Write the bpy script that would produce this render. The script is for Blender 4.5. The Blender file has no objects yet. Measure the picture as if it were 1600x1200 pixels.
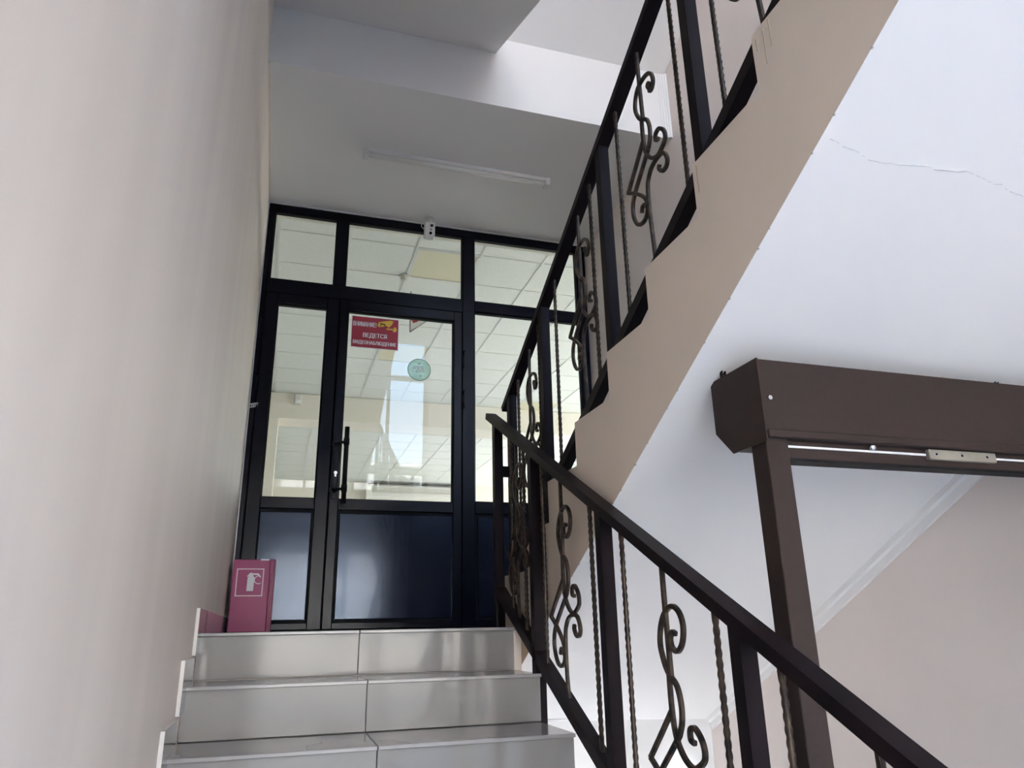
import bpy, bmesh, math, random
from mathutils import Vector, Matrix
random.seed(4)
S = bpy.context.scene
COL = S.collection

# ------------------------------------------------------------------ camera
F_PX = 1143.38
yaw, pitch, roll = 0.3088, 0.3232, -0.0206
cy, sy, cp, sp = math.cos(yaw), math.sin(yaw), math.cos(pitch), math.sin(pitch)
fw = Vector((sy*cp, cy*cp, sp)); rt = Vector((cy, -sy, 0)); up = rt.cross(fw)
cr, sr = math.cos(roll), math.sin(roll)
rt, up = rt*cr + up*sr, up*cr - rt*sr
cam_d = bpy.data.cameras.new('camera'); cam_d.sensor_width = 36; cam_d.lens = F_PX/1600*36
cam_d.clip_start = 0.02
cam = bpy.data.objects.new('camera', cam_d); COL.objects.link(cam)
M = Matrix((rt, up, -fw)).transposed().to_4x4(); M.translation = Vector((0, 0, -0.008))
cam.matrix_world = M
S.camera = cam

# ------------------------------------------------------------------ world, light, exposure
W = bpy.data.worlds.new('sky'); S.world = W; W.use_nodes = True
wn, wl = W.node_tree.nodes, W.node_tree.links
bg = wn['Background']; bg.inputs['Strength'].default_value = 7.5
tc = wn.new('ShaderNodeTexCoord'); sep = wn.new('ShaderNodeSeparateXYZ'); rmp = wn.new('ShaderNodeValToRGB')
wl.new(tc.outputs['Generated'], sep.inputs[0]); wl.new(sep.outputs['Z'], rmp.inputs[0]); wl.new(rmp.outputs[0], bg.inputs[0])
e = rmp.color_ramp.elements
e[0].position = 0.0; e[0].color = (0.98, 0.92, 0.88, 1)
e[1].position = 0.32; e[1].color = (0.43, 0.65, 1.0, 1)
S.view_settings.view_transform = 'Standard'; S.view_settings.look = 'None'
S.view_settings.gamma = 1.0; S.view_settings.use_curve_mapping = False
S.view_settings.exposure = 1.09
S.cycles.max_bounces = 14; S.cycles.diffuse_bounces = 8; S.cycles.glossy_bounces = 6
S.cycles.transparent_max_bounces = 24; S.cycles.transmission_bounces = 8
S.cycles.use_denoising = True
S.cycles.sample_clamp_indirect = 6.0
S.cycles.caustics_reflective = False; S.cycles.caustics_refractive = False

sun_d = bpy.data.lights.new('sun', 'SUN'); sun_d.energy = 27; sun_d.angle = math.radians(.6); sun_d.color = (1, .85, .67)
sun = bpy.data.objects.new('sun', sun_d); COL.objects.link(sun)      # behind the building, lights the street and the house opposite
sun.rotation_euler = Vector((-.35, .80, .62)).to_track_quat('Z', 'Y').to_euler()
def portal(name, loc, size, rot):
    d = bpy.data.lights.new(name, 'AREA'); d.shape = 'RECTANGLE'; d.size, d.size_y = size
    d.cycles.is_portal = True
    o = bpy.data.objects.new(name, d); COL.objects.link(o); o.location = loc; o.rotation_euler = rot
    return o

# ------------------------------------------------------------------ helpers
def label(o, lab, cat, group=None, kind=None):
    o['label'] = lab; o['category'] = cat
    if group: o['group'] = group
    if kind: o['kind'] = kind
    return o

def link(name, me, mats=None, parent=None, loc=None):
    o = bpy.data.objects.new(name, me); COL.objects.link(o)
    if mats is not None and not me.materials:
        for m in (mats if isinstance(mats, (list, tuple)) else [mats]): me.materials.append(m)
    if loc is not None: o.location = loc
    if parent is not None:
        o.parent = parent
        o.matrix_parent_inverse = Matrix.Translation(-WL[parent.name])
    WL[o.name] = Vector(loc) if loc is not None else Vector((0, 0, 0))
    return o
WL = {}

def empty(name, loc):
    o = bpy.data.objects.new(name, None); COL.objects.link(o); o.location = loc; o.empty_display_size = .1
    WL[o.name] = Vector(loc)
    return o

class B:
    """collects shapes in one bmesh"""
    def __init__(s): s.bm = bmesh.new()
    def box(s, x0, x1, y0, y1, z0, z1, mi=0, bev=0.0, mats=None):
        x0, x1 = min(x0, x1), max(x0, x1); y0, y1 = min(y0, y1), max(y0, y1); z0, z1 = min(z0, z1), max(z0, z1)
        v = [s.bm.verts.new((x, y, z)) for z in (z0, z1) for y in (y0, y1) for x in (x0, x1)]
        fs = []
        for k, q in dict(b=(0, 2, 3, 1), t=(4, 5, 7, 6), f=(0, 1, 5, 4), k=(2, 6, 7, 3), l=(0, 4, 6, 2), r=(1, 3, 7, 5)).items():
            f = s.bm.faces.new([v[i] for i in q]); f.material_index = (mats or {}).get(k, mi); fs.append(f)
        if bev:
            es = list({ed for f in fs for ed in f.edges})
            bmesh.ops.bevel(s.bm, geom=es, offset=bev, segments=1, affect='EDGES', profile=.5)
        return s
    def prism(s, pts, axis, a, b, mi=0, side_mi=None, cap_mi=None):
        """pts: 2-D outline; axis 'x': (y,z) outline swept a..b along x, etc."""
        def P(p, t):
            return {'x': (t, p[0], p[1]), 'y': (p[0], t, p[1]), 'z': (p[0], p[1], t)}[axis]
        A = [s.bm.verts.new(P(p, a)) for p in pts]; Bv = [s.bm.verts.new(P(p, b)) for p in pts]
        n = len(pts); out = []
        for i in range(n):
            f = s.bm.faces.new((A[i], A[(i+1) % n], Bv[(i+1) % n], Bv[i])); f.material_index = mi if side_mi is None else side_mi[i]; out.append(f)
        for c in (A, list(reversed(Bv))):
            f = s.bm.faces.new(c); f.material_index = mi if cap_mi is None else cap_mi; out.append(f)
        bmesh.ops.recalc_face_normals(s.bm, faces=out)
        return s
    def beam(s, p, q, w, h, mi=0):
        """rectangular bar between p and q lying in the y-z plane: w along x, h perpendicular"""
        p, q = Vector(p), Vector(q); d = (q-p).normalized(); x = Vector((1, 0, 0)); n = x.cross(d).normalized()
        if n.z < 0: n = -n
        vs = []
        for c in (p, q):
            for a, b in ((-1, -1), (1, -1), (1, 1), (-1, 1)):
                vs.append(s.bm.verts.new(c + x*(a*w/2) + n*(b*h/2)))
        fs = [s.bm.faces.new([vs[i] for i in f]) for f in ((0, 1, 2, 3), (4, 7, 6, 5), (0, 4, 5, 1), (1, 5, 6, 2), (2, 6, 7, 3), (3, 7, 4, 0))]
        for f in fs: f.material_index = mi
        bmesh.ops.recalc_face_normals(s.bm, faces=fs)
        return s
    def cyl(s, p, q, r, seg=16, mi=0, r2=None, smooth=True):
        p, q = Vector(p), Vector(q); d = (q-p).normalized()
        a = d.orthogonal().normalized(); b = d.cross(a)
        r2 = r if r2 is None else r2
        A = [s.bm.verts.new(p + (a*math.cos(t) + b*math.sin(t))*r) for t in [2*math.pi*i/seg for i in range(seg)]]
        C = [s.bm.verts.new(q + (a*math.cos(t) + b*math.sin(t))*r2) for t in [2*math.pi*i/seg for i in range(seg)]]
        out = []
        for i in range(seg):
            f = s.bm.faces.new((A[i], A[(i+1) % seg], C[(i+1) % seg], C[i])); f.smooth = smooth; f.material_index = mi; out.append(f)
        for c in (A, list(reversed(C))):
            f = s.bm.faces.new(c); f.material_index = mi; out.append(f)
        bmesh.ops.recalc_face_normals(s.bm, faces=out)
        return s
    def sphere(s, c, r, sc=(1, 1, 1), mi=0):
        g = bmesh.ops.create_uvsphere(s.bm, u_segments=20, v_segments=12, radius=r)
        for v in g['verts']:
            v.co = Vector((v.co.x*sc[0], v.co.y*sc[1], v.co.z*sc[2])) + Vector(c)
            for f in v.link_faces: f.smooth = True; f.material_index = mi
        return s
    def sweep(s, pts, w, t, mi=0):
        """flat-sided strip along a path in the y-z plane: w in the plane, t across (x); bevelled 8-sided section"""
        n = len(pts); rings = []
        c = .3
        sec = [(-1, -1+2*c*.5), (-1, 1-c), (-1+c, 1), (1-c, 1), (1, 1-c), (1, -1+c), (1-c, -1), (-1+c, -1)]
        for i in range(n):
            d = (pts[min(i+1, n-1)] - pts[max(i-1, 0)]).normalized()
            nn = Vector((0, -d.z, d.y))
            rings.append([s.bm.verts.new(pts[i] + nn*(a*w/2) + Vector((b*t/2, 0, 0))) for a, b in sec])
        out = []
        for i in range(n-1):
            for k in range(8):
                out.append(s.bm.faces.new((rings[i][k], rings[i][(k+1) % 8], rings[i+1][(k+1) % 8], rings[i+1][k])))
        out.append(s.bm.faces.new(rings[0])); out.append(s.bm.faces.new(list(reversed(rings[-1]))))
        for f in out: f.material_index = mi
        bmesh.ops.recalc_face_normals(s.bm, faces=out)
        return s
    def done(s, name, mats, parent=None, loc=None):
        me = bpy.data.meshes.new(name); s.bm.to_mesh(me); s.bm.free()
        return link(name, me, mats, parent, loc)
    def mesh(s, name, mats):
        me = bpy.data.meshes.new(name); s.bm.to_mesh(me); s.bm.free()
        for m in (mats if isinstance(mats, (list, tuple)) else [mats]): me.materials.append(m)
        return me

def catmull(P, k=7):
    P = [Vector(p) for p in P]; out = []
    for i in range(len(P)-1):
        a, b, c, d = P[max(i-1, 0)], P[i], P[i+1], P[min(i+2, len(P)-1)]
        for j in range(k):
            t = j/k
            out.append(.5*((2*b) + (-a+c)*t + (2*a-5*b+4*c-d)*t*t + (-a+3*b-3*c+d)*t**3))
    out.append(P[-1]); return out

# ------------------------------------------------------------------ materials
def mat(name, col, rough=.5, metal=0., spec=.5, noise=None, bump=None, coat=0., emis=None):
    """noise=(scale, amount, stretch xyz) varies the colour; bump=(scale, strength, stretch)"""
    m = bpy.data.materials.new(name); m.use_nodes = True
    n, l = m.node_tree.nodes, m.node_tree.links; b = n['Principled BSDF']
    b.inputs['Roughness'].default_value = rough; b.inputs['Metallic'].default_value = metal
    b.inputs['Specular IOR Level'].default_value = spec; b.inputs['Coat Weight'].default_value = coat
    b.inputs['Base Color'].default_value = (*col, 1)
    if emis: b.inputs['Emission Color'].default_value = (*emis[0], 1); b.inputs['Emission Strength'].default_value = emis[1]
    def tex(scale, st, det=4):
        g = n.new('ShaderNodeTexCoord'); mp = n.new('ShaderNodeMapping'); t = n.new('ShaderNodeTexNoise')
        mp.inputs['Scale'].default_value = st; t.inputs['Scale'].default_value = scale; t.inputs['Detail'].default_value = det
        l.new(g.outputs['Object'], mp.inputs[0]); l.new(mp.outputs[0], t.inputs[0]); return t
    if noise:
        t = tex(noise[0], noise[2] if len(noise) > 2 else (1, 1, 1)); r = n.new('ShaderNodeValToRGB')
        a = noise[1]; c2 = noise[3] if len(noise) > 3 else None
        lo = tuple(max(0, c*(1-a)) for c in col); hi = c2 or tuple(min(1, c*(1+a)) for c in col)
        r.color_ramp.elements[0].position = .3; r.color_ramp.elements[1].position = .7
        r.color_ramp.elements[0].color = (*lo, 1); r.color_ramp.elements[1].color = (*hi, 1)
        l.new(t.outputs['Fac'], r.inputs[0]); l.new(r.outputs[0], b.inputs['Base Color'])
    if bump:
        t = tex(bump[0], bump[2] if len(bump) > 2 else (1, 1, 1)); bp = n.new('ShaderNodeBump')
        bp.inputs['Strength'].default_value = bump[1]; bp.inputs['Distance'].default_value = .01
        l.new(t.outputs['Fac'], bp.inputs['Height']); l.new(bp.outputs[0], b.inputs['Normal'])
    return m

def glass(name, tint=(.93, .96, .94), base=.023):
    m = bpy.data.materials.new(name); m.use_nodes = True
    n, l = m.node_tree.nodes, m.node_tree.links; n.remove(n['Principled BSDF'])
    out = n['Material Output']; tr = n.new('ShaderNodeBsdfTransparent'); gl = n.new('ShaderNodeBsdfGlossy'); mx = n.new('ShaderNodeMixShader')
    tr.inputs[0].default_value = (*tint, 1); gl.inputs['Roughness'].default_value = 0.0
    ge = n.new('ShaderNodeNewGeometry'); dt = n.new('ShaderNodeVectorMath'); dt.operation = 'DOT_PRODUCT'
    l.new(ge.outputs['Incoming'], dt.inputs[0]); l.new(ge.outputs['Normal'], dt.inputs[1])
    def mth(op, a, v=None):
        q = n.new('ShaderNodeMath'); q.operation = op
        l.new(a, q.inputs[0]) if not isinstance(a, float) else setattr(q.inputs[0], 'default_value', a)
        if v is not None:
            l.new(v, q.inputs[1]) if not isinstance(v, float) else setattr(q.inputs[1], 'default_value', v)
        return q.outputs[0]
    a = mth('ABSOLUTE', dt.outputs['Value']); a = mth('SUBTRACT', 1.0, a); a = mth('POWER', a, 5.0)
    a = mth('MULTIPLY', a, 1.0-base); a = mth('ADD', a, base)
    l.new(a, mx.inputs[0]); l.new(tr.outputs[0], mx.inputs[1]); l.new(gl.outputs[0], mx.inputs[2]); l.new(mx.outputs[0], out.inputs[0])
    return m

m_wall = mat('beige wall paint', (.735, .655, .59), .55, noise=(1.6, .045, (1, 3.2, .30)), bump=(4, .4, (1, 1.6, .12)))
m_wall2 = mat('pinkish beige paint', (.655, .585, .55), .6, noise=(1.6, .035), bump=(14, .08))
m_white = mat('white emulsion', (.755, .74, .73), .65, noise=(1.1, .02), bump=(9, .10))
m_moul = mat('white moulding', (.76, .745, .735), .6)
m_beige = mat('ochre beige paint', (.74, .635, .53), .6, noise=(2.5, .04), bump=(20, .06))
m_black = mat('black enamel', (.004, .004, .009), .25, spec=.16)
m_panel = mat('black enamel panel', (.003, .0035, .013), .17, spec=.5, coat=.12, noise=(3, .4), bump=(2.5, .05))
m_panel.node_tree.nodes['Principled BSDF'].inputs['Specular Tint'].default_value = (.62, .76, 1, 1)
m_rail = mat('dark powder coat', (.0095, .0055, .0068), .40, spec=.10, noise=(9, .2))
m_iron = mat('patinated wrought iron', (.013, .010, .009), .42, metal=.5, noise=(38, .3, (1, 1, 1), (.085, .056, .036)))
m_brown = mat('dark brown powder coat', (.036, .025, .0225), .5, spec=.12, noise=(60, .06))
m_tile = mat('grey glazed porcelain', (.26, .246, .236), .09, spec=.26, noise=(3, .05, (1, .3, 1)))
m_tread = mat('grey tread porcelain', (.285, .27, .262), .16, spec=.5, noise=(5, .08))
m_edge = mat('cream tile edge', (.66, .62, .57), .5)
m_grout = mat('dark grout', (.10, .095, .09), .9)
m_pink = mat('faded crimson enamel', (.30, .036, .125), .35, spec=.25, noise=(4, .08))
m_pinkd = mat('deep crimson enamel', (.22, .02, .08), .35, spec=.25)
m_print = mat('white print', (.78, .77, .78), .5)
m_red = mat('red sign vinyl', (.36, .012, .035), .45)
m_yellow = mat('yellow print', (.78, .52, .06), .5)
m_steel = mat('brushed steel', (.55, .54, .52), .32, metal=1)
m_zinc = mat('zinc plated bolt', (.75, .76, .78), .25, metal=1)
m_plate = mat('grey lock plate', (.27, .25, .21), .5, metal=.3, noise=(12, .12))
m_strip = mat('white rail insert', (.80, .80, .80), .4)
m_plastic = mat('white plastic', (.66, .645, .63), .4)
m_lens = mat('black lens', (.01, .01, .012), .08)
m_tube = mat('lamp diffuser', (.66, .65, .62), .4)
m_ctile = mat('mineral ceiling tile', (.70, .72, .70), .85, noise=(60, .05), bump=(90, .12))
m_grid = mat('ceiling grid bar', (.66, .67, .65), .5)
m_lum = mat('yellowed lamp diffuser', (.66, .62, .46), .5)
m_room = mat('cream room paint', (.74, .70, .63), .7)
m_floor = mat('grey lobby tile', (.50, .49, .48), .25, noise=(4, .06))
m_dark = mat('black rubber gasket', (.008, .008, .009), .6, spec=.12)
m_ac = mat('white air conditioner shell', (.72, .71, .68), .4)
m_out = mat('pale facade render', (.80, .79, .77), .8)
m_outw = mat('facade window glass', (.10, .12, .14), .1)
m_pave = mat('pale paving', (.24, .235, .23), .8, noise=(3, .1))
m_green = bpy.data.materials.new('translucent green sticker'); m_green.use_nodes = True
_n, _l = m_green.node_tree.nodes, m_green.node_tree.links
_tr = _n.new('ShaderNodeBsdfTransparent'); _mx = _n.new('ShaderNodeMixShader'); _tr.inputs[0].default_value = (.80, .93, .89, 1)
_n['Principled BSDF'].inputs['Base Color'].default_value = (.55, .76, .70, 1)
_mx.inputs[0].default_value = .2
_l.new(_tr.outputs[0], _mx.inputs[1]); _l.new(_n['Principled BSDF'].outputs[0], _mx.inputs[2]); _l.new(_mx.outputs[0], _n['Material Output'].inputs[0])
m_glass = glass('clear door glass'); m_glass2 = glass('clear window glass', (.97, .98, .98))

# ------------------------------------------------------------------ dimensions
XL, XR = -0.249, 2.166
r, d, Y0 = .16, .3046, 2.974
K = r/d
YD = 4.80                      # front of the glazed partition
ZC = 2.896                     # ceiling above the landing
YS = 3.389                     # front edge of the slab above
YR = -1.6                      # rear wall
ZB = 6.0
XB = .9987                     # outer face of the upper flight
def soffB(y): return .0522 + (2.6936-y)*K

# ------------------------------------------------------------------ setting: shell
o = B().box(XL-.2, XL, YR-.2, 4.9, -1.75, ZB).done('wall_left', m_wall)
label(o, 'long beige painted wall along the left side of the stairs', 'wall', kind='structure')
o = B().box(XR, XR+.2, YR-.2, 4.9, -1.75, ZB).done('wall_right', m_wall2)
label(o, 'pinkish beige wall behind the upper railing and under the upper flight', 'wall', kind='structure')

def wall_with_holes(name, y0, y1, x0, x1, z0, z1, holes, m):
    b = B(); xs = sorted({x0, x1} | {h[0] for h in holes} | {h[1] for h in holes}); zs = sorted({z0, z1} | {h[2] for h in holes} | {h[3] for h in holes})
    for i in range(len(xs)-1):
        for j in range(len(zs)-1):
            cx, cz = (xs[i]+xs[i+1])/2, (zs[j]+zs[j+1])/2
            if any(h[0] < cx < h[1] and h[2] < cz < h[3] for h in holes): continue
            b.box(xs[i], xs[i+1], y0, y1, zs[j], zs[j+1])
    return b.done(name, m)
UPW = (-.16, XR-.02, 2.02, 4.60)        # window above the half landing
LOW = (-.16, 2.10, -1.58, 1.16)         # entrance glazing under the half landing
o = wall_with_holes('wall_rear', YR-.2, YR, XL, XR, -1.75, ZB, [UPW, LOW], m_wall2)
label(o, 'rear stairwell wall behind the viewer with two glazed openings', 'wall', kind='structure')
def glazing(name, lab, cat, box, bars_x, bars_z, mframe, fwid=.05):
    x0, x1, z0, z1 = box; t = empty(name, ((x0+x1)/2, YR-.1, z0)); label(t, lab, cat, kind='structure')
    y0, y1 = YR-.13, YR-.07
    for nm, q in (('frame_post', (x0, x0+fwid, z0, z1)), ('frame_post', (x1-fwid, x1, z0, z1)), ('frame_rail', (x0+fwid, x1-fwid, z0, z0+fwid)), ('frame_rail', (x0+fwid, x1-fwid, z1-fwid, z1))):
        B().box(q[0], q[1], y0, y1, q[2], q[3]).done(nm, mframe, t)
    for x in bars_x: B().box(x-fwid/2, x+fwid/2, y0, y1, z0+fwid, z1-fwid).done('mullion', mframe, t)
    for z in bars_z: B().box(x0+fwid, x1-fwid, y0+.005, y1-.005, z-fwid*.8, z+fwid*.8).done('transom', mframe, t)
    B().box(x0+.02, x1-.02, YR-.104, YR-.098, z0+.02, z1-.02).done('pane', m_glass2, t)
    return t
glazing('window_1', 'tall white framed window over the half landing, mirrored in the door glass', 'window', UPW, [.9, 1.52], [2.42, 3.93], m_white)
glazing('door_3', 'glazed entrance doors in the rear wall below the half landing', 'door', LOW, [.97], [], m_brown, .06)
portal('window daylight portal', ((UPW[0]+UPW[1])/2, YR-.21, (UPW[2]+UPW[3])/2), (UPW[1]-UPW[0], UPW[3]-UPW[2]), (math.radians(90), 0, 0))
portal('entrance daylight portal', ((LOW[0]+LOW[1])/2, YR-.21, (LOW[2]+LOW[3])/2), (LOW[1]-LOW[0], LOW[3]-LOW[2]), (math.radians(90), 0, 0))

# lobby floor, landing
o = B().box(XL, XR, YR, 5.0, -1.75, -1.6).done('floor', m_floor)
label(o, 'grey tiled lobby floor at the foot of the stairs', 'floor', kind='structure')
land = empty('floor_1', (1, 3.9, -.4)); label(land, 'landing in front of the black glazed doors', 'floor', kind='structure')
B().box(XL, .965, Y0, 4.95, -.42, -.012, mats={'f': 1, 'r': 1}).box(.965, XR, 3.56, 4.95, -.42, -.012).done('slab', [m_white, m_beige], land)
for i in range(6):
    for j in range(4):
        x0 = XL+.012+i*.4; x1 = min(x0+.398, XR-.002); ya = Y0+.30+j*.4; yb = min(ya+.398, 4.79)
        B().box(x0, x1, ya, yb, -.012, 0).done('floor_tile', m_tread, land)
o = B().box(XL, XR, YD+.10, YD+.25, -1.6, -.42).done('wall_back', m_white)
label(o, 'white wall below the landing, seen past the foot of the upper flight', 'wall', kind='structure')

o = B().box(XR-.006, XR, 3.585, YD+.10, -1.6, -.42).done('trim_6', m_white)
label(o, 'white painted lower side wall below the landing', 'wall', kind='structure')
# lower flight
st = empty('staircase', (.34, 2.0, -1.6)); B().box(XL+.001, .930, Y0-.001, Y0+.0008, -r+.001, -.004).done('grout', m_grout, st); label(st, 'lower flight of grey glazed tile steps climbing to the black doors', 'stairs', kind='structure')
prof = [(Y0+.02, -.012), (Y0+.02, -.42)]
NST = 10
prof = [(Y0+.01, -.014)]
for k in range(NST):
    y = Y0-k*d+.01
    prof += [(y, -(k)*r-.014), (y, -(k+1)*r-.014)] if k else [(y, -r-.014)]
prof = [p_ for i, p_ in enumerate(prof) if i == 0 or p_ != prof[i-1]]
yb = Y0-(NST-1)*d+.01
prof[-1] = (yb, -1.6)
prof += [(yb+.35, -1.6), (Y0+.01, -.40)]
B().prism(prof, 'x', XL, .931, cap_mi=1).done('flight_slab', [m_grout, m_beige], st)
XJ = .32
for k in range(NST):
    yr, zt = Y0-k*d, -k*r
    depth = d if k else .32
    for (x0, x1) in ((XL+.0005, XJ-.0012), (XJ+.0012, .933)):
        if k < NST-0:
            B().box(x0, x1, yr-.004, yr+.010, max(zt-r+.002, -1.6), zt-.012, bev=.0012).done('riser_tile', m_tile, st)
        # nosing edge 2 cm proud of the riser
        b = B().box(x0, x1, yr-.022, yr+(d-.008 if k else .298), zt-.012, zt, bev=.002)
        b.done('tread_tile', m_tread, st)
    yn = yr-.022-.12
    B().box(XL, XL+.011, yn, yn+d-.003, zt-.072, zt+.082, mats={'f': 1, 't': 1}).done('skirting_tile', [m_tile, m_edge], st)
B().box(XL, XL+.011, Y0+.148, 4.78, 0.0, .082, mats={'f': 1, 't': 1}).done('skirting_tile', [m_tile, m_edge], st)

# upper flight: stepped concrete with beige side, white soffit
YB, ZB0 = 2.6936, .3821
up_f = empty('staircase', (1.6, 2.2, 0)); label(up_f, 'upper flight with beige stepped side and white underside', 'stairs', kind='structure')
pr = [(3.60, .0)]
n_lo, n_hi = -2, 8
pr = [(YB-n_lo*d, 0.0)]
for n in range(n_lo, n_hi):
    y = YB-n*d
    pr += [(y, ZB0+(n+1)*r), (YB-(n+1)*d, ZB0+(n+1)*r)]
yt = pr[-1][0]
pr += [(yt, soffB(yt))]
yl = 3.58
pr += [(yl, soffB(yl)), (yl, 0.0)]
pr = [q for i, q in enumerate(pr) if i == 0 or q != pr[i-1]]
if pr[0][0] < yl: pass
b = B().prism(pr, 'x', XB, XR, mi=0, cap_mi=1)
TILT = .045                    # the underside hangs a little lower at the wall
for v in b.bm.verts:
    if abs(v.co.x-XR) < 1e-4 and abs(v.co.z-soffB(v.co.y)) < 1e-4: v.co.z -= TILT
fl = b.done('flight_slab', [m_white, m_beige], up_f)
def soffT(x, y): return soffB(y)-TILT*(x-XB)/(XR-XB)
ZM = ZB0+n_hi*r
# thin plaster crack in the soffit and small chips along the arris
ck = B(); pts = []
for i in range(40):
    t = i/39; x = 1.02+t*.72
    y = 1.012+.03*t*.6+random.uniform(-.004, .004)+.012*math.sin(t*9)
    pts.append((x, y))
for i in range(39):
    (xa, ya), (xb_, yb_) = pts[i], pts[i+1]; w = .0005*(1-.5*abs(i/39-.6))
    ck.prism([(xa, ya-w), (xb_, yb_-w), (xb_, yb_+w), (xa, ya+w)], 'z', soffT(xa, ya)-.0015, soffT(xa, ya)+.002)
m_crack = mat('plaster crack', (.55, .54, .53), .9)
ck.done('plaster_crack', m_crack, up_f)
cd = B()
for i in range(16):
    y = .85+i*.11+random.uniform(-.04, .04); s_ = random.uniform(.0015, .004)
    cd.box(XB-.0008, XB+s_*.9, y-s_, y+s_, soffB(y)-.0016, soffB(y)+.002+s_*.25)
cd.done('plaster_chip', mat('chipped plaster', (.52, .49, .45), .9), up_f)
# paint runs on the beige side
def run(y, z, ln):
    return B().box(XB-.0012, XB+.001, y-.0018, y+.0018, z-ln, z, bev=.0008).done('paint_run', m_run, up_f)
m_run = mat('darker paint run', (.46, .385, .28), .7, spec=.1)
for y, z, ln in ((1.128, 1.325, .10), (1.105, 1.335, .08), (1.155, 1.32, .035), (1.455, 1.17, .085)): run(y, z, ln)

# half landing
o = B().box(XL, XR, YR, yt, ZM-.26, ZM, mats={'b': 0}).done('floor_2', [m_white])
label(o, 'half landing between the two flights above the viewer', 'floor', kind='structure')
# cornice under the upper flight along the right wall
def cornice(name, y0, y1, parent, zoff=0.0):
    b = B()
    for (x_, dz0, dz1) in ((.012, .0, .056), (.034, .0, .024)):
        pts = []
        for y in (y0, y1): pts.append((y, soffB(y)+zoff-dz0))
        pts2 = [(y1, soffB(y1)+zoff-dz1), (y0, soffB(y0)+zoff-dz1)]
        b.prism(pts+pts2, 'x', XR-x_, XR)
    o = b.done(name, m_moul, parent); return o
t = cornice('trim_1', .5, 3.57, None, -TILT+.002); label(t, 'white stepped cornice under the upper flight at the right wall', 'cornice', kind='structure')

# slab over the landing, flight above left (its underside only), flight above right
o = B().box(XL, XR, YS+.2, 4.95, ZC, ZC+.16).done('ceiling', m_white)
label(o, 'plain ceiling over the landing holding the tube lamp', 'ceiling', kind='structure')
o = B().box(XL, XR, YS-.001, YS+.2, ZC, 3.392, mats={}).done('beam', [m_white])
label(o, 'cross beam face above the landing ceiling edge', 'beam', kind='structure')
zc0 = 3.275; kc = .47
pc = [(YS-.002, zc0), (YS-.002, 3.42), (yt, ZM+.02+.14), (yt, zc0-(YS-yt)*kc)]
o = B().prism(pc, 'x', XL, 1.023).done('staircase', m_white)
label(o, 'underside of the next flight overhead at the top left', 'stairs', kind='structure')
zd0 = 3.392
pd = [(YS+.2, zd0), (YS-.0, zd0), (yt, zd0+(YS-yt)*K), (yt, zd0+(YS-yt)*K+.25), (YS+.2, zd0+.3)]
o = B().prism(pd, 'x', 1.0, XR).done('staircase', m_white)
label(o, 'white underside of the highest flight behind the upper handrail', 'stairs', kind='structure')
o = B().box(XL, XR, YR, yt, zd0+(YS-yt)*K, zd0+(YS-yt)*K+.2).done('ceiling_1', m_white)
label(o, 'ceiling of the stairwell over the half landing', 'ceiling', kind='structure')
o = B().box(XL, XR, YS+.2, YS+.35, 3.05, ZB).done('wall_upper', m_white)
label(o, 'upper landing wall above the cross beam', 'wall', kind='structure')
o = B().box(XL-.2, XR+.2, YR-.2, 5.0, ZB, ZB+.15).done('ceiling_2', m_white)
label(o, 'roof slab over the stairwell', 'ceiling', kind='structure')
# fluted corner trim on the beam face at the right wall
b = B()
for x_, y_ in ((.014, .022), (.028, .016), (.042, .011), (.056, .006)):
    b.box(XR-x_, XR, YS-y_, YS-.0005, 2.8965, 3.385)
o = b.done('trim_2', m_moul); label(o, 'fluted white moulding at the right end of the beam face', 'moulding', kind='structure')
# thin white sealant line and pipe cover in left ceiling corner
o = B().box(XL, XL+.012, YS, YD, ZC-.010, ZC).done('trim_3', m_wall); label(o, 'thin filler strip where the landing ceiling meets the left wall', 'trim', kind='structure')
o = B().box(XL+.0, XR, YD-.012, YD-.001, ZC-.007, ZC).done('trim_4', m_plastic); label(o, 'thin white filler line above the black glazed frame', 'trim', kind='structure')
o = B().box(XL, XL+.006, YD-.008, YD, .08, ZC-.01).done('trim_5', m_plastic); label(o, 'thin white sealant line between left wall and black frame', 'trim', kind='structure')

# ------------------------------------------------------------------ black glazed partition with doors
YG = YD+.03
part = empty('window_2', (.95, YD, 0)); label(part, 'black metal glazed partition closing the landing, panes over and beside the doors', 'partition', kind='structure')
def bar(nm, x0, x1, z0, z1, par, y0=YD, y1=YD+.06, bev=.003, m=m_black): return B().box(x0, x1, y0, y1, z0, z1, bev=bev).done(nm, m, par)
XF0, XF1 = XL+.004, XR-.004
bar('frame_post', XF0, -.212, 0, ZC-.002, part)
bar('frame_post', 2.085, XF1, 0, ZC-.002, part)
bar('frame_rail', -.212, 2.085, 2.835, ZC-.002, part)
bar('mullion', .232, .312, 2.31, 2.835, part)
bar('mullion', 1.163, 1.253, 0, 2.835, part)
bar('transom', -.212, 1.163, 2.205, 2.31, part)
bar('transom', 1.253, 2.085, 2.222, 2.308, part)
bar('frame_rail', 1.253, 2.085, .735, .815, part)
bar('frame_rail', 1.253, 2.085, 0, .05, part)
bar('frame_post', -.212, -.196, 2.31, 2.835, part)
def bead(x0, x1, z0, z1, par, w=.012):
    b = B()
    for q in ((x0, x0+w, z0, z1), (x1-w, x1, z0, z1), (x0+w, x1-w, z0, z0+w), (x0+w, x1-w, z1-w, z1)):
        b.box(q[0], q[1], YD+.012, YD+.045, q[2], q[3])
    return b.done('glazing_bead', m_dark, par)
def pane(x0, x1, z0, z1, par):
    q = B().box(x0, x1, YG, YG+.006, z0, z1).done('pane', m_glass, par); bead(x0, x1, z0, z1, par, .006); return q
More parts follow.
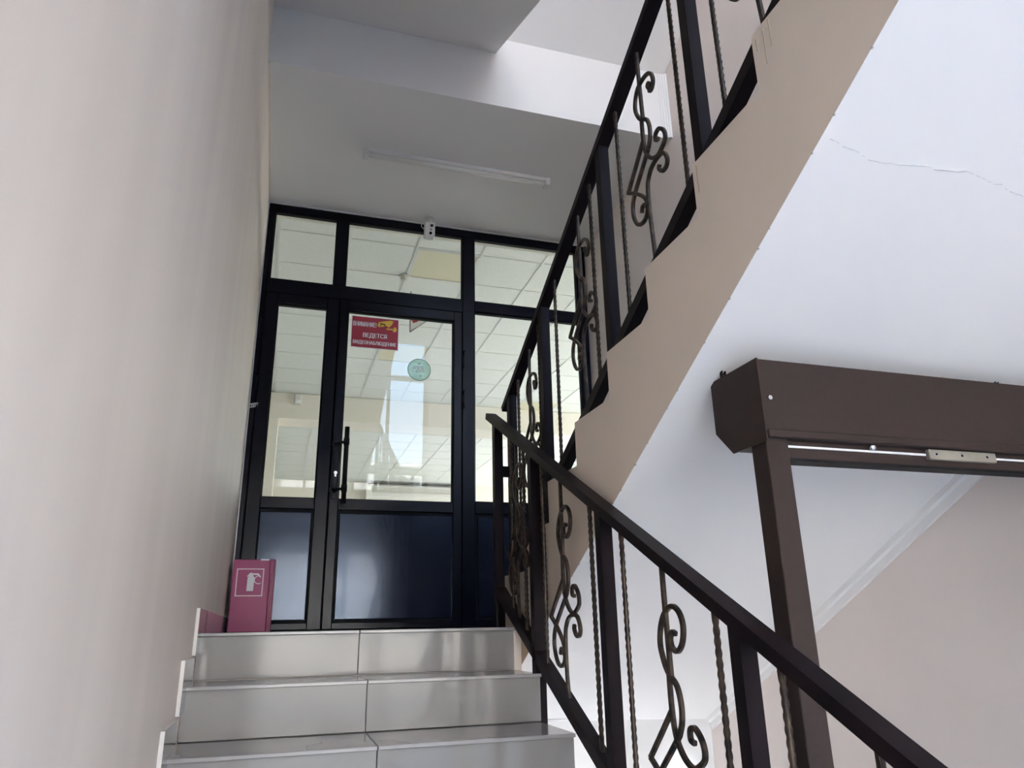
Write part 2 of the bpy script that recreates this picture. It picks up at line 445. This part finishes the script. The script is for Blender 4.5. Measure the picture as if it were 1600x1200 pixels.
pane(-.196, .232, 2.31, 2.835, part); pane(.312, 1.163, 2.31, 2.835, part); pane(1.253, 2.085, 2.308, 2.835, part)
pane(1.253, 2.085, .815, 2.222, part)
def infill(x0, x1, z0, z1, par):
    w = .018
    b = B()
    for q in ((x0, x0+w, z0, z1), (x1-w, x1, z0, z1), (x0+w, x1-w, z0, z0+w), (x0+w, x1-w, z1-w, z1)): b.box(q[0], q[1], YD+.014, YD+.04, q[2], q[3])
    b.done('panel_gasket', m_dark, par)
    return B().box(x0+w, x1-w, YD+.012, YD+.04, z0+w, z1-w, bev=.004).done('door_panel', m_panel, par)
infill(1.253, 2.085, .05, .735, part)
b = B()
for i in range(70): b.box(-.05+i*.019, -.05+i*.019+.011, YD-.006, YD+.0, .0, .016)
q = b.done('brush_seal', m_dark, part)
B().box(.268, .300, YD+.05, YD+.062, .012, 2.2).done('door_stop', m_dark, part)
B().box(-.212, 1.163, YD+.05, YD+.062, 2.19, 2.215).done('door_stop', m_dark, part); B().box(1.150, 1.17, YD+.05, YD+.062, .0, 2.2).box(-.215, -.2, YD+.05, YD+.062, .0, 2.2).done('door_stop', m_dark, part)
B().box(-.212, 1.163, YD+.05, YD+.062, .0, .016).done('door_stop', m_dark, part); q['kind'] = 'stuff'
def leaf(name, lab, x0, x1, gx0, gx1, px0, px1):
    t = empty(name, ((x0+x1)/2, YD-.02, .01)); label(t, lab, 'door', kind='structure')
    ya, yb_ = YD-.012, YD+.05
    bar('stile', x0, gx0, .012, 2.198, t, ya, yb_); bar('stile', gx1, x1, .012, 2.198, t, ya, yb_)
    bar('rail', gx0, gx1, 2.128, 2.198, t, ya, yb_); bar('rail', gx0, gx1, .735, .805, t, ya, yb_); bar('rail', gx0, gx1, .012, .05, t, ya, yb_)
    pane(gx0, gx1, .805, 2.128, t); infill(px0, px1, .05, .735, t)
    return t
d1 = leaf('door_1', 'wide black door leaf with long bar handle and red warning sign', .288, 1.156, .345, 1.098, .343, 1.120)
d2 = leaf('door_2', 'narrow black door leaf beside the left wall', -.208, .280, -.126, .200, -.14, .206)
# handle: bar on two stand-offs
h = B(); hx = .372
h.cyl((hx, YD-.085, .765), (hx, YD-.085, 1.262), .0155)
hb = h.done('handle', m_dark, d1)
k = B()
for z in (.86, 1.165):
    k.cyl((.305, YD-.012, z), (.305, YD-.02, z), .022); k.cyl((.305, YD-.015, z), (hx, YD-.085, z), .009); k.cyl((hx, YD-.085, z-.022), (hx, YD-.085, z+.022), .019)
k.done('handle_bracket', m_dark, hb)
B().box(.296, .334, YD-.016, YD-.011, .80, 1.12, bev=.004).done('lock_plate', m_black, d1)
l_ = B(); l_.cyl((.318, YD-.02, .972), (.318, YD-.011, .972), .011, mi=0); l_.box(.312, .324, YD-.019, YD-.012, .945, .966, bev=.002)
l_.done('lock_cylinder', m_zinc, d1)
for par, xs, zs in ((d1, 1.162, (.30, 1.53, 1.83)), (d2, -.214, (.3, 1.55, 1.95))):
    for z in zs:
        B().cyl((xs, YD-.018, z-.06), (xs, YD-.018, z+.06), .010, 12).cyl((xs, YD-.018, z-.065), (xs, YD-.018, z-.055), .013, 12).cyl((xs, YD-.018, z+.055), (xs, YD-.018, z+.065), .013, 12).done('hinge', m_black, par)
B().box(.66, .72, YD-.0145, YD-.0118, 2.15, 2.158).done('rating_plate', m_dark, d1)

# wire stub on the frame by the left wall
w = []
for i in range(60):
    t = i/59; w.append(Vector((-.243+.045*t+.010*math.sin(t*26), YD-.012-.004*math.cos(t*26), 1.385+.012*math.cos(t*26)+.01*t)))
b = B()
for i in range(59): b.cyl(w[i], w[i+1], .0022, 6)
o = b.done('coiled_wire', m_plastic); label(o, 'little coil of white wire on the black frame at the left wall', 'wire')

# warning sign on the glass (outside face)
YT = YG-.0006
sg = empty('warning_sign', (.537, YT, 1.87)); label(sg, 'red video surveillance warning sign stuck inside the door glass, top left', 'sign')
def rect(x0, x1, z0, z1, y0, y1): return B().box(x0, x1, y0, y1, z0, z1)
rect(.372, .702, 1.868, 2.104, YT-.0012, YT).done('backing', m_print, sg)
rect(.376, .698, 1.872, 2.100, YT-.0018, YT-.0012).done('red_field', m_red, sg)
def text(s, size, cx, cz, width, y, m, par, nm, bold=.012):
    cu = bpy.data.curves.new(nm, 'FONT'); cu.body = s; cu.size = size; cu.align_x = 'CENTER'; cu.align_y = 'CENTER'; cu.extrude = .0003; cu.offset = 0
    o = bpy.data.objects.new(nm, cu); COL.objects.link(o); bpy.context.view_layer.update()
    dg = bpy.context.evaluated_depsgraph_get(); me = bpy.data.meshes.new_from_object(o.evaluated_get(dg)); bpy.data.objects.remove(o); bpy.data.curves.remove(cu)
    xs = [v.co.x for v in me.vertices]; zs = [v.co.y for v in me.vertices]
    sx = width/(max(xs)-min(xs)); sz = size*.72/(max(zs)-min(zs)) if max(zs) > min(zs) else 1
    mx, mz = (max(xs)+min(xs))/2, (max(zs)+min(zs))/2
    for v in me.vertices: v.co = Vector(((v.co.x-mx)*sx+cx, y-v.co.z, (v.co.y-mz)*sz+cz))
    bm = bmesh.new(); bm.from_mesh(me); bm.verts.ensure_lookup_table(); bm.edges.ensure_lookup_table(); bm.faces.ensure_lookup_table()
    for dx_ in (-bold*size, bold*size):                         # a heavier stroke: the outline laid over itself twice
        g = bmesh.ops.duplicate(bm, geom=bm.verts[:len(me.vertices)] + bm.edges[:len(me.edges)] + bm.faces[:len(me.polygons)])
        for v in g['geom']:
            if isinstance(v, bmesh.types.BMVert): v.co.x += dx_; v.co.y -= .00004*(1 if dx_ > 0 else 2)
        bm.verts.ensure_lookup_table(); bm.edges.ensure_lookup_table(); bm.faces.ensure_lookup_table()
    bm.to_mesh(me); bm.free()
    me.materials.clear(); me.materials.append(m)
    return link(nm, me, None, par)
text('ВНИМАНИЕ!', .050, .463, 2.046, .160, YT-.0022, m_print, sg, 'lettering', .026)
text('ВЕДЕТСЯ', .056, .537, 1.962, .165, YT-.0022, m_print, sg, 'lettering', .026)
text('ВИДЕОНАБЛЮДЕНИЕ', .046, .537, 1.907, .300, YT-.0022, m_print, sg, 'lettering', .026)
cb = B(); yv = (YT-.0026, YT-.0018)
cb.prism([(.552, 2.052), (.562, 2.072), (.640, 2.092), (.664, 2.088), (.652, 2.058), (.628, 2.034), (.618, 2.048), (.566, 2.034), (.552, 2.040)], 'y', *yv)
cb.prism([(.615, 2.020), (.662, 2.020), (.662, 2.030), (.615, 2.030)], 'y', *yv)
cb.prism([(.660, 2.008), (.680, 2.006), (.690, 2.024), (.680, 2.044), (.668, 2.042)], 'y', *yv)
cb.done('camera_pictogram', m_yellow, sg)
B().prism([(.572, 2.066), (.606, 2.060), (.607, 2.052), (.573, 2.057)], 'y', YT-.003, YT-.0026).prism([(.570, 2.062), (.575, 2.062), (.577, 2.040), (.572, 2.038)], 'y', YT-.003, YT-.0026).prism([(.600, 2.056), (.606, 2.056), (.606, 2.044), (.602, 2.042)], 'y', YT-.003, YT-.0026).done('pictogram_outline', m_dark, sg)
# round sticker
rs = empty('round_sticker', (.855, YT, 1.66)); label(rs, 'round translucent green sticker on the door glass', 'sticker')
B().cyl((.855, YT, 1.740), (.855, YT-.0008, 1.740), .082, 40).done('disc', m_green, rs)
b = B(); n_ = 40
for i in range(n_):
    a0, a1 = 2*math.pi*i/n_, 2*math.pi*(i+1)/n_
    b.prism([(.855+math.cos(a)*q, 1.740+math.sin(a)*q) for q, a in ((.082, a0), (.082, a1), (.078, a1), (.078, a0))], 'y', YT-.0013, YT-.0008)
b.done('rim', mat('dark green print', (.05, .13, .11), .5), rs)
b = B()
for z, x0, x1, hh in ((1.765, .815, .882, .007), (1.750, .805, .840, .010), (1.750, .846, .886, .014), (1.728, .803, .828, .011), (1.728, .834, .892, .011), (1.785, .842, .866, .006), (1.695, .86, .878, .008)):
    nx = max(1, int((x1-x0)/.012))
    for i in range(nx): b.box(x0+i*(x1-x0)/nx, x0+(i+.8)*(x1-x0)/nx, YT-.0014, YT-.0008, z-hh/2, z+hh/2)
q = b.done('faded_print', m_print, rs); q['kind'] = 'stuff'

# ------------------------------------------------------------------ fire extinguisher box
ex = empty('extinguisher_box', (-.12, 4.5, 0)); label(ex, 'low crimson fire extinguisher box on the landing by the left wall', 'box')
EX0, EX1, EY0, EY1, EZ = -.236, -.006, 4.40, 4.60, .388
B().box(EX0+.01, EX1, EY0+.006, EY1, .003, EZ, bev=.004).done('body', m_pinkd, ex)
B().box(EX0+.010, EX1-.024, EY0-.004, EY0+.006, .003, EZ-.002, bev=.004).done('front_panel', m_pink, ex)
B().box(EX1-.026, EX1+.002, EY0-.002, EY0+.006, .003, EZ-.002, bev=.003).done('side_edge', m_pinkd, ex)
pf = B(); x0, x1, z0, z1 = -.205, -.062, .190, .338; wv = .006; ye = EY0-.0048
for q in ((x0, x0+wv, z0, z1), (x1-wv, x1, z0, z1), (x0+wv, x1-wv, z0, z0+wv), (x0+wv, x1-wv, z1-wv, z1)): pf.box(q[0], q[1], ye, EY0-.0038, q[2], q[3])
pf.done('pictogram_frame', mat('pale pink print', (.72, .55, .60), .5), ex)
pg = B(); yy = (ye, EY0-.0038)
pg.prism([(-.147, .218), (-.112, .218), (-.110, .290), (-.118, .300), (-.118, .306), (-.138, .306), (-.139, .298), (-.146, .288)], 'y', *yy)
pg.prism([(-.150, .296), (-.136, .314), (-.128, .316), (-.120, .312), (-.090, .312), (-.076, .292), (-.082, .290), (-.094, .302), (-.118, .304), (-.136, .304), (-.146, .292)], 'y', *yy)
for i in range(12):
    a0 = math.radians(100+i*17); a1 = math.radians(100+(i+1)*17); cx_, cz_ = -.088, .277
    pg.prism([(cx_+math.cos(a)*q, cz_+math.sin(a)*q*.95) for q, a in ((.024, a0), (.024, a1), (.020, a1), (.020, a0))], 'y', *yy)
pg.done('extinguisher_pictogram', m_print, ex)
B().box(-.085, -.040, EY0-.0046, EY0+.012, EZ-.006, EZ+.001).done('chipped_paint', m_print, ex)

# ------------------------------------------------------------------ tube lamp, sensor above the door
lp = empty('tube_lamp', (.95, 4.01, ZC)); label(lp, 'slim unlit tube lamp fixed under the landing ceiling', 'lamp')
B().box(.325, 1.575, 3.985, 4.045, ZC-.028, ZC, bev=.004).done('housing', m_plastic, lp)
B().cyl((.36, 4.012, ZC-.036), (1.54, 4.012, ZC-.036), .016, 20).done('tube', m_tube, lp)
for x in (.325, 1.540): B().box(x, x+.035, 3.982, 4.048, ZC-.056, ZC-.002, bev=.005).done('end_cap', m_plastic, lp)
B().box(.80, .806, 4.045, 4.052, ZC-.02, ZC-.006).done('switch', m_dark, lp)
sn = empty('beam_detector', (.885, 4.70, ZC)); label(sn, 'small white detector box with two black lenses above the doors', 'detector')
B().cyl((.888, 4.70, ZC), (.888, 4.70, ZC-.012), .038, 20).cyl((.888, 4.70, ZC-.012), (.888, 4.70, ZC-.065), .016, 14).done('bracket', m_plastic, sn)
B().box(.849, .923, 4.672, 4.730, 2.726, 2.842, bev=.005).done('housing', m_plastic, sn)
for z, x in ((2.812, .897), (2.748, .889)): B().cyl((x, 4.6725, z), (x, 4.664, z), .0105, 16).done('lens', m_lens, sn)
B().cyl((.892, 4.6725, 2.780), (.892, 4.668, 2.780), .007, 12).done('indicator', m_plate, sn)
b = B(); q = [Vector((.868+ -.045*math.sin(t*math.pi), 4.69, 2.856-.085*t)) for t in [i/16 for i in range(17)]]
for i in range(16): b.cyl(q[i], q[i+1], .0028, 6)
b.done('cable', m_plastic, sn)

# ------------------------------------------------------------------ railings
def twisted(name, z0, z1, half=.0060, pitch=.046):
    L = z1-z0; n = max(8, int(L/.0058)); b = bmesh.new(); rings = []
    plain = .035
    for i in range(n+1):
        z = L*i/n; t = max(0, min(z, L-plain)-plain)/pitch*math.pi
        rings.append([b.verts.new(((half*1.33 if j % 2 else half*1.02)*math.cos(t+j*math.pi/4), (half*1.33 if j % 2 else half*1.02)*math.sin(t+j*math.pi/4), z)) for j in range(8)])
    for i in range(n):
        for j in range(8): b.faces.new((rings[i][j], rings[i][(j+1) % 8], rings[i+1][(j+1) % 8], rings[i+1][j])).smooth = True
    b.faces.new(list(reversed(rings[0]))); b.faces.new(rings[-1])
    me = bpy.data.meshes.new(name); b.to_mesh(me); b.free(); me.materials.append(m_iron); return me

SC = {
 'rod': [(-.003, .435), (-.002, .326), (.001, .204)],
 'top': [(.058, .282), (.050, .297), (.058, .303), (.067, .290), (.060, .270), (.076, .268), (.088, .290), (.080, .322), (.055, .343), (.019, .348), (-.018, .339), (-.04, .306), (-.043, .266), (-.016, .214), (.023, .184), (.038, .146), (.036, .104), (.018, .07)],
 'mid': [(-.009, .205), (-.009, .129), (.001, .069), (.032, .026), (.07, .008), (.102, .017), (.126, .036), (.122, .067), (.096, .093), (.072, .09), (.070, .068), (.087, .062)],
 'corner_bar': [(-.012, .122), (-.073, .065), (-.142, .002)],
 'corner_return': [(-.142, .002), (-.083, -.037), (-.034, -.082), (-.014, -.123)],
 'loop': [(.018, .07), (-.034, .026), (-.091, -.024), (-.116, -.062), (-.116, -.109), (-.089, -.152), (-.047, -.161), (-.022, -.138), (-.029, -.111), (-.052, -.106), (-.060, -.124)],
 'low': [(.078, -.03), (.073, -.042), (.092, -.063), (.117, -.062), (.126, -.04), (.107, -.006), (.069, .002), (.027, -.008), (0., -.036), (-.008, -.07), (-.009, -.146), (.001, -.291)],
}
SCN = {'rod': 'upper_rod', 'top': 'top_curl', 'mid': 'middle_curl', 'corner_bar': 'corner_bar', 'corner_return': 'corner_return', 'loop': 'lower_loop', 'low': 'lower_rod'}
TOP_A = [(.040, .302), (.024, .306), (.012, .290), (.020, .268), (.046, .262), (.070, .282), (.080, .318), (.068, .350), (.040, .367), (.010, .362), (-.018, .342), (-.038, .306), (-.041, .266), (-.016, .214), (.023, .184), (.038, .146), (.036, .104), (.018, .07)]
def scroll_meshes(top, bot, low):
    out = {}
    for k_, P in SC.items():
        P = list(TOP_A if low and k_ == 'top' else P)
        if k_ == 'rod': P[0] = (-.003, top); P.insert(1, (-.003, .40)) if top > .42 else None
        if k_ == 'low': P[-1] = (.003, bot); P.insert(-1, (-.006, -.2))
        path = [Vector((0, -s_, z_)) for s_, z_ in P]
        pts = catmull(path, 7) if k_ not in ('corner_bar',) else catmull(path, 4)
        out[k_] = B().sweep(pts, .0125, .012).mesh(SCN[k_], m_iron)
    return out

def railing(lab, xc, hb, bt, sgn, y_lo, y_hi, posts, post_bot, tw, sc, scz, bar_lo, bar_hi, post_w):
    """hb(y): underside of handrail; bt(y): top of bottom rail"""
    root = empty('stair_railing', (xc, (y_lo+y_hi)/2, bt((y_lo+y_hi)/2)-.1)); label(root, lab, 'railing')
    nrm = math.cos(math.atan(sgn))
    hh = .030; off = hh/2/nrm
    B().beam((xc, y_lo, hb(y_lo)+off), (xc, y_hi, hb(y_hi)+off), .050, hh).done('handrail', m_rail, root)
    bh = .040; offb = bh/2/nrm
    B().beam((xc, bar_lo, bt(bar_lo)-offb), (xc, bar_hi, bt(bar_hi)-offb), .040, bh).done('bottom_rail', m_rail, root)
    for y, zb in zip(posts, post_bot):
        h2 = post_w/2; B().prism([(y-h2, zb), (y+h2, zb), (y+h2, hb(y+h2)+.004), (y-h2, hb(y-h2)+.004)], 'x', xc-h2, xc+h2).done('post', m_rail, root)
    L0 = hb(tw[0])-bt(tw[0])
    me = twisted('twisted_baluster', 0, L0+.008)
    for y in tw: link('twisted_baluster', me, None, root, (xc, y, bt(y)-.004))
    z0 = hb(sc[0])-scz
    ms = scroll_meshes(hb(sc[0])-z0+.004, bt(sc[0])-z0-.004, sgn > 0)
    for y in sc:
        z = hb(y)-scz
        c = link('scroll_baluster', ms['rod'], None, root, (xc, y, z))
        for k_ in ms:
            if k_ != 'rod': link(SCN[k_], ms[k_], None, c, (xc, y, z))
    return root
hA = lambda y: .382+.514*(y-2.2)
bA = lambda y: -.350+.514*(y-2.2)
postsA = [3.24, 2.735, 2.097, 1.425, .755]
def treadA(y):
    k_ = max(0, math.ceil((Y0-.022-y)/d)); return -k_*r
ra = railing('dark metal railing of the lower flight with scrolls and twisted bars, falling to the right', .955, hA, bA, .514, .35, 3.356, postsA,
        [0.0, -.335, -.335-.30, -.335-.66, -1.3], [3.03, 2.86, 2.64, 2.195, 1.975, 1.52, 1.305, .86, .635], [2.955, 2.445, 1.745, 1.075], .477, .45, 3.22, .040)
hB = lambda y: 1.697-.5245*(y-2.2)
bB = lambda y: .872-.5245*(y-2.2)
postsB = [3.35, 2.85, 2.155, 1.505, .85]
def treadB(y):
    n = math.floor((YB-y)/d); return ZB0+(n+1)*r
rb = railing('dark metal railing of the upper flight, rising above the beige stepped side', 1.065, hB, bB, -.5245, .55, 3.445, postsB,
        [treadB(y) if y < 3.31 else 0. for y in postsB], [3.24, 2.925, 2.70, 2.285, 2.02, 1.60, 1.385, .95], [3.06, 2.41, 1.825, 1.195], .480, .6, 3.34, .040)
B().box(.975, 1.045, 3.23, 3.27, .672, .718, bev=.002).done('link_bar', m_rail, ra)

# ------------------------------------------------------------------ roller shutter box over a brown door frame
sh = empty('shutter_frame', (1.6, 1.5, -1.6)); label(sh, 'dark brown door frame with boxed shutter housing under the upper flight', 'door frame')
HX0, HX1, HY0, HY1, HZ0, HZ1 = 1.087, XR-.01, 1.431, 1.632, .408, .612
capo = [(HY0, HZ0+.018), (HY0, HZ1), (HY1, HZ1), (HY1, HZ0+.065), (HY1-.065, HZ0), (HY0+.03, HZ0)]
B().prism(capo, 'x', HX0+.004, HX1).done('housing', m_brown, sh)
cap = B().prism([(HY0-.003, HZ0+.016), (HY0-.003, HZ1+.002), (HY1+.003, HZ1+.002), (HY1+.003, HZ0+.063), (HY1-.064, HZ0-.004), (HY0-.003, HZ0-.004)], 'x', HX0, HX0+.004).done('end_cap', m_brown, sh)
B().box(HX0+.006, HX1, HY0-.006, HY0+.006, HZ0+.006, HZ0+.026, bev=.003).done('hem', m_brown, sh)
B().cyl((1.113, HY0, .513), (1.113, HY0-.004, .513), .0055, 16).done('rivet', m_zinc, sh)
# post and head rail of the frame below
PY0, PY1 = HY0+.012, HY0+.072
B().box(1.095, 1.158, PY0, PY1, -1.6, HZ0+.012, bev=.002).done('frame_post', m_brown, sh)
B().box(XR-.07, XR-.008, PY0, PY1, -1.6, HZ0+.012, bev=.002).done('frame_post', m_brown, sh)
ZH0 = .360
hd = B().box(1.158, XR-.07, PY0+.010, PY1, ZH0+.010, HZ0+.01, bev=.001).done('head_rail', m_brown, sh)
B().box(1.158, XR-.07, PY0+.008, PY1-.01, ZH0+.003, ZH0+.010).done('gasket', m_dark, hd)
B().box(1.150, XR-.07, PY0+.006, PY0+.010, .3965, .4015).done('rail_insert', m_strip, hd)
lk = B().box(1.583, 1.808, PY0-.006, PY0+.009, .385, .412, bev=.002).done('lock_plate', m_plate, sh)
for x in (1.605, 1.690, 1.775): B().cyl((x, PY0-.0065, .399), (x, PY0-.003, .399), .0055, 14).cyl((x, PY0-.0075, .399), (x, PY0-.006, .399), .0032, 12, mi=1).done('screw', [m_zinc, m_dark], lk)
B().sphere((1.408, PY0-.002, .409), .010, (1, .7, 1)).done('bolt_head', m_zinc, sh)
for x, y in ((1.089, 1.585), (1.945, 1.50)):
    B().box(x, x+.004, y-.004, y+.004, HZ1-.002, soffT(x, y)+.003).box(x+.010, x+.014, y-.004, y+.004, HZ1-.002, soffT(x, y)+.003).box(x, x+.014, y-.004, y+.004, HZ1-.002, HZ1+.003).done('fixing_clip', m_dark, sh)

# ------------------------------------------------------------------ room behind the glass
RX0, RX1, RY1, ZH = -3.0, 6.2, 16.6, 3.2
o = B().box(RX0, RX1, 4.95, RY1, -.2, 0).done('floor_3', m_floor); label(o, 'floor of the room behind the black glazed doors', 'floor', kind='structure')
o = B().box(RX0, RX1, RY1, RY1+.2, 0, ZH+.3).done('wall_far', m_room); label(o, 'cream far wall of the room behind the doors', 'wall', kind='structure')
o = B().box(RX0-.2, RX0, 4.95, RY1, 0, ZH+.3).done('wall_room_left', m_room); label(o, 'left wall of the room behind the doors', 'wall', kind='structure')
rw = B()
for z0, z1 in ((0, 1.5), (2.35, ZH+.3)): rw.box(RX1, RX1+.2, 4.95, RY1, z0, z1)
for i in range(5): rw.box(RX1, RX1+.2, 4.95+i*2.9, 4.95+i*2.9+.25, 1.5, 2.35)
o = rw.done('wall_room_right', m_room); label(o, 'right wall of the room behind the doors, with window openings', 'wall', kind='structure')
o = B().box(RX0-.2, XL-.2, 4.75, 4.95, 0, ZH+.3).box(XR+.2, RX1+.2, 4.75, 4.95, 0, ZH+.3).box(XL-.2, XR+.2, 4.95, 5.0, ZC+.0, ZH+.3).done('wall_room_front', m_room); label(o, 'front wall of the room beside and above the glazed partition', 'wall', kind='structure')
o = B().box(RX0-.2, RX1+.2, 4.75, RY1+.2, ZH+.35, ZH+.5).done('ceiling_4', m_room); label(o, 'structural slab above the tiled ceiling', 'ceiling', kind='structure')
cl = empty('ceiling_3', (1.5, 9, ZH)); label(cl, 'suspended tiled ceiling seen through the door glass', 'ceiling', kind='structure')
P_ = .585; GX, GY = .976, 5.715
me_tile = B().box(-P_/2+.009, P_/2-.009, -P_/2+.009, P_/2-.009, .004, .018).mesh('ceiling_tile', m_ctile)
me_lum = B().box(-P_/2+.012, P_/2-.012, -P_/2+.012, P_/2-.012, .002, .016).mesh('diffuser', m_lum)
lum = {(0, 0), (0, 4), (4, 2), (-4, 2), (4, 7), (-4, 8)}
for i in range(-3, 9):
    for j in range(-2, 19):
        x, y = GX+(i+.5)*P_, GY+(j+.5)*P_
        if x < RX0 or x > RX1 or y < 4.9 or y > RY1: continue
        if y > 10.2 and y < 10.8: continue
        if (i, j) in lum: continue
        if i in (-3, 7, 8) and j > 6: continue
        link('ceiling_tile', me_tile, None, cl, (x, y, ZH))
b = B()
for i in range(-6, 10): b.box(GX+i*P_-.011, GX+i*P_+.011, 5.0, RY1, ZH-.001, ZH+.008)
for j in range(-1, 20): b.box(RX0, RX1, GY+j*P_-.011, GY+j*P_+.011, ZH-.0005, ZH+.0085)
b.done('grid_bar', m_grid, cl)
B().box(RX0, RX1, 4.95, RY1, ZH+.02, ZH+.03).done('upper_board', m_ctile, cl)
lum_lab = {(0, 0): 'nearest yellowed square ceiling light, behind the middle transom pane', (0, 4): 'second yellowed ceiling light, seen beside the round sticker',
 (4, 2): 'ceiling light over the right part of the room', (-4, 2): 'ceiling light near the left wall of the room', (4, 7): 'far ceiling light on the right of the room', (-4, 8): 'far ceiling light on the left of the room'}
for (i, j), lb in lum_lab.items():
    x, y = GX+(i+.5)*P_, GY+(j+.5)*P_
    t = empty('ceiling_light', (x, y, ZH)); label(t, lb, 'light', group='square lights in the tiled ceiling')
    link('diffuser', me_lum, None, t, (x, y, ZH))
    bb = B(); a_ = P_/2-.011
    for q in ((-a_, -a_+.014, -a_, a_), (a_-.014, a_, -a_, a_), (-a_, a_, -a_, -a_+.014), (-a_, a_, a_-.014, a_)): bb.box(x+q[0], x+q[1], y+q[2], y+q[3], ZH-.003, ZH+.014)
    bb.done('frame', m_plastic, t)
o = B().box(RX0, RX1, 10.26, 10.72, 2.83, ZH-.002).done('beam', m_room); label(o, 'cream downstand beam across the room behind the doors', 'beam', kind='structure')
o = B().box(-.62, -.13, 10.27, 10.71, 0, 2.83).done('column', m_room); label(o, 'pale column carrying the beam behind the narrow door leaf', 'column', kind='structure')
sm = empty('smoke_detector', (.955, 6.28, ZH)); label(sm, 'small white smoke detector on the ceiling grid behind the middle transom pane', 'detector')
B().cyl((.955, 6.28, ZH), (.955, 6.28, ZH-.022), .05, 24).done('base', m_plastic, sm)
B().cyl((.955, 6.28, ZH-.022), (.955, 6.28, ZH-.055), .040, 24, r2=.026).done('head', m_plastic, sm)
sm = empty('motion_sensor', (.03, 10.24, 3.0)); label(sm, 'little white motion sensor high on the cream beam', 'sensor')
B().box(.06, .16, 10.20, 10.259, 3.03, 3.17, bev=.012).done('housing', m_plastic, sm)
B().box(.072, .148, 10.192, 10.202, 3.045, 3.09, bev=.004).done('lens', m_strip, sm)
ac = empty('air_conditioner', (2.8, RY1-.1, 2.75)); label(ac, 'long white air conditioner on the far wall of the room', 'air conditioner')
AX0, AX1 = 1.78, 4.05; ay = RY1-.002
B().prism([(ay, 2.74), (ay, 3.14), (ay-.16, 3.14), (ay-.25, 3.08), (ay-.25, 2.84), (ay-.12, 2.74)], 'x', AX0, AX1).done('casing', m_ac, ac)
B().box(AX0+.15, AX1-.15, ay-.262, ay-.248, 2.86, 2.92, bev=.004).done('louver', m_plastic, ac)
b = B()
for i in range(5): b.box(AX0+.12, AX1-.12, ay-.256, ay-.249, 2.945+i*.026, 2.953+i*.026)
b.done('grille', m_plate, ac)
B().box(AX0+.03, AX1-.03, ay-.17, ay-.02, 3.14, 3.152).done('top_seam', m_dark, ac)
es = empty('hanging_sign', (1.12, 6.6, 2.8)); label(es, 'small white triangular sign with a red arrow hanging behind the door glass', 'sign')
B().prism([(1.07, 2.92), (1.07, 2.765), (1.24, 2.905)], 'y', 6.60, 6.606).done('plate', m_print, es)
B().prism([(1.082, 2.895), (1.10, 2.86), (1.15, 2.885), (1.13, 2.90), (1.105, 2.89)], 'y', 6.597, 6.60).done('arrow', m_red, es)
B().cyl((1.07, 6.603, 2.765), (1.07, 6.603, ZH), .006, 8).cyl((1.07, 6.603, 2.765), (1.24, 6.603, 2.905), .006, 8).done('edging', m_plate, es)
ld = bpy.data.lights.new('added room light', 'AREA'); ld.shape = 'RECTANGLE'; ld.size = 11; ld.size_y = 1.6; ld.energy = 150; ld.color = (1, .97, .88)  # area light added at the right wall to brighten the room behind the glass
lo = bpy.data.objects.new('added room light', ld); COL.objects.link(lo); lo.location = (RX1+.05, 10.5, 1.7); lo.rotation_euler = (0, math.radians(90), 0)
lo.rotation_euler = (math.radians(90), 0, math.radians(90))

# ------------------------------------------------------------------ outside, only met in reflections
o = B().box(-40, 40, -60, YR-.2, -1.9, -1.75).done('ground', m_pave); label(o, 'pale paving outside the entrance', 'ground', kind='structure')
bd = empty('building', (0, -24, -1.75)); label(bd, 'white house across the street, only mirrored in the glass', 'building')
B().box(-30, 30, -30, -24, -1.75, 7.5).done('wall', m_out, bd)
for i in range(17):
    for j in range(3):
        B().box(-26+i*3.1, -24.9+i*3.1, -24.03, -23.97, -.2+j*2.7, 1.4+j*2.7).done('window', m_outw, bd)
# unseen lamp and housing added under the landing to brighten the wall below
ul = empty('added_lamp', (1.4, 3.9, -.42)); label(ul, 'unseen flat lamp added under the landing to brighten the white wall below', 'lamp')
B().box(.7, 2.0, 3.75, 4.05, -.45, -.42, bev=.004).done('housing', m_plastic, ul)
ad = bpy.data.lights.new('added lamp light', 'AREA'); ad.shape = 'RECTANGLE'; ad.size = 1.2; ad.size_y = .26; ad.energy = 20; ad.spread = math.radians(105); ad.color = (.84, .91, 1)
ao = bpy.data.objects.new('added lamp light', ad); COL.objects.link(ao); ao.location = (1.35, 3.9, -.456)
# guard rail in front of the tall window
gr = empty('window_guard', (1.5, YR+.12, ZM)); label(gr, 'guard rail before the tall window, mirrored in the door glass', 'railing')
B().box(XL+.02, XR-.02, YR+.10, YR+.14, ZM+.62, ZM+.66).done('handrail', m_rail, gr)
for x in (.3, 1.0, 1.9): B().box(x-.02, x+.02, YR+.10, YR+.14, ZM, ZM+.62).done('post', m_rail, gr)
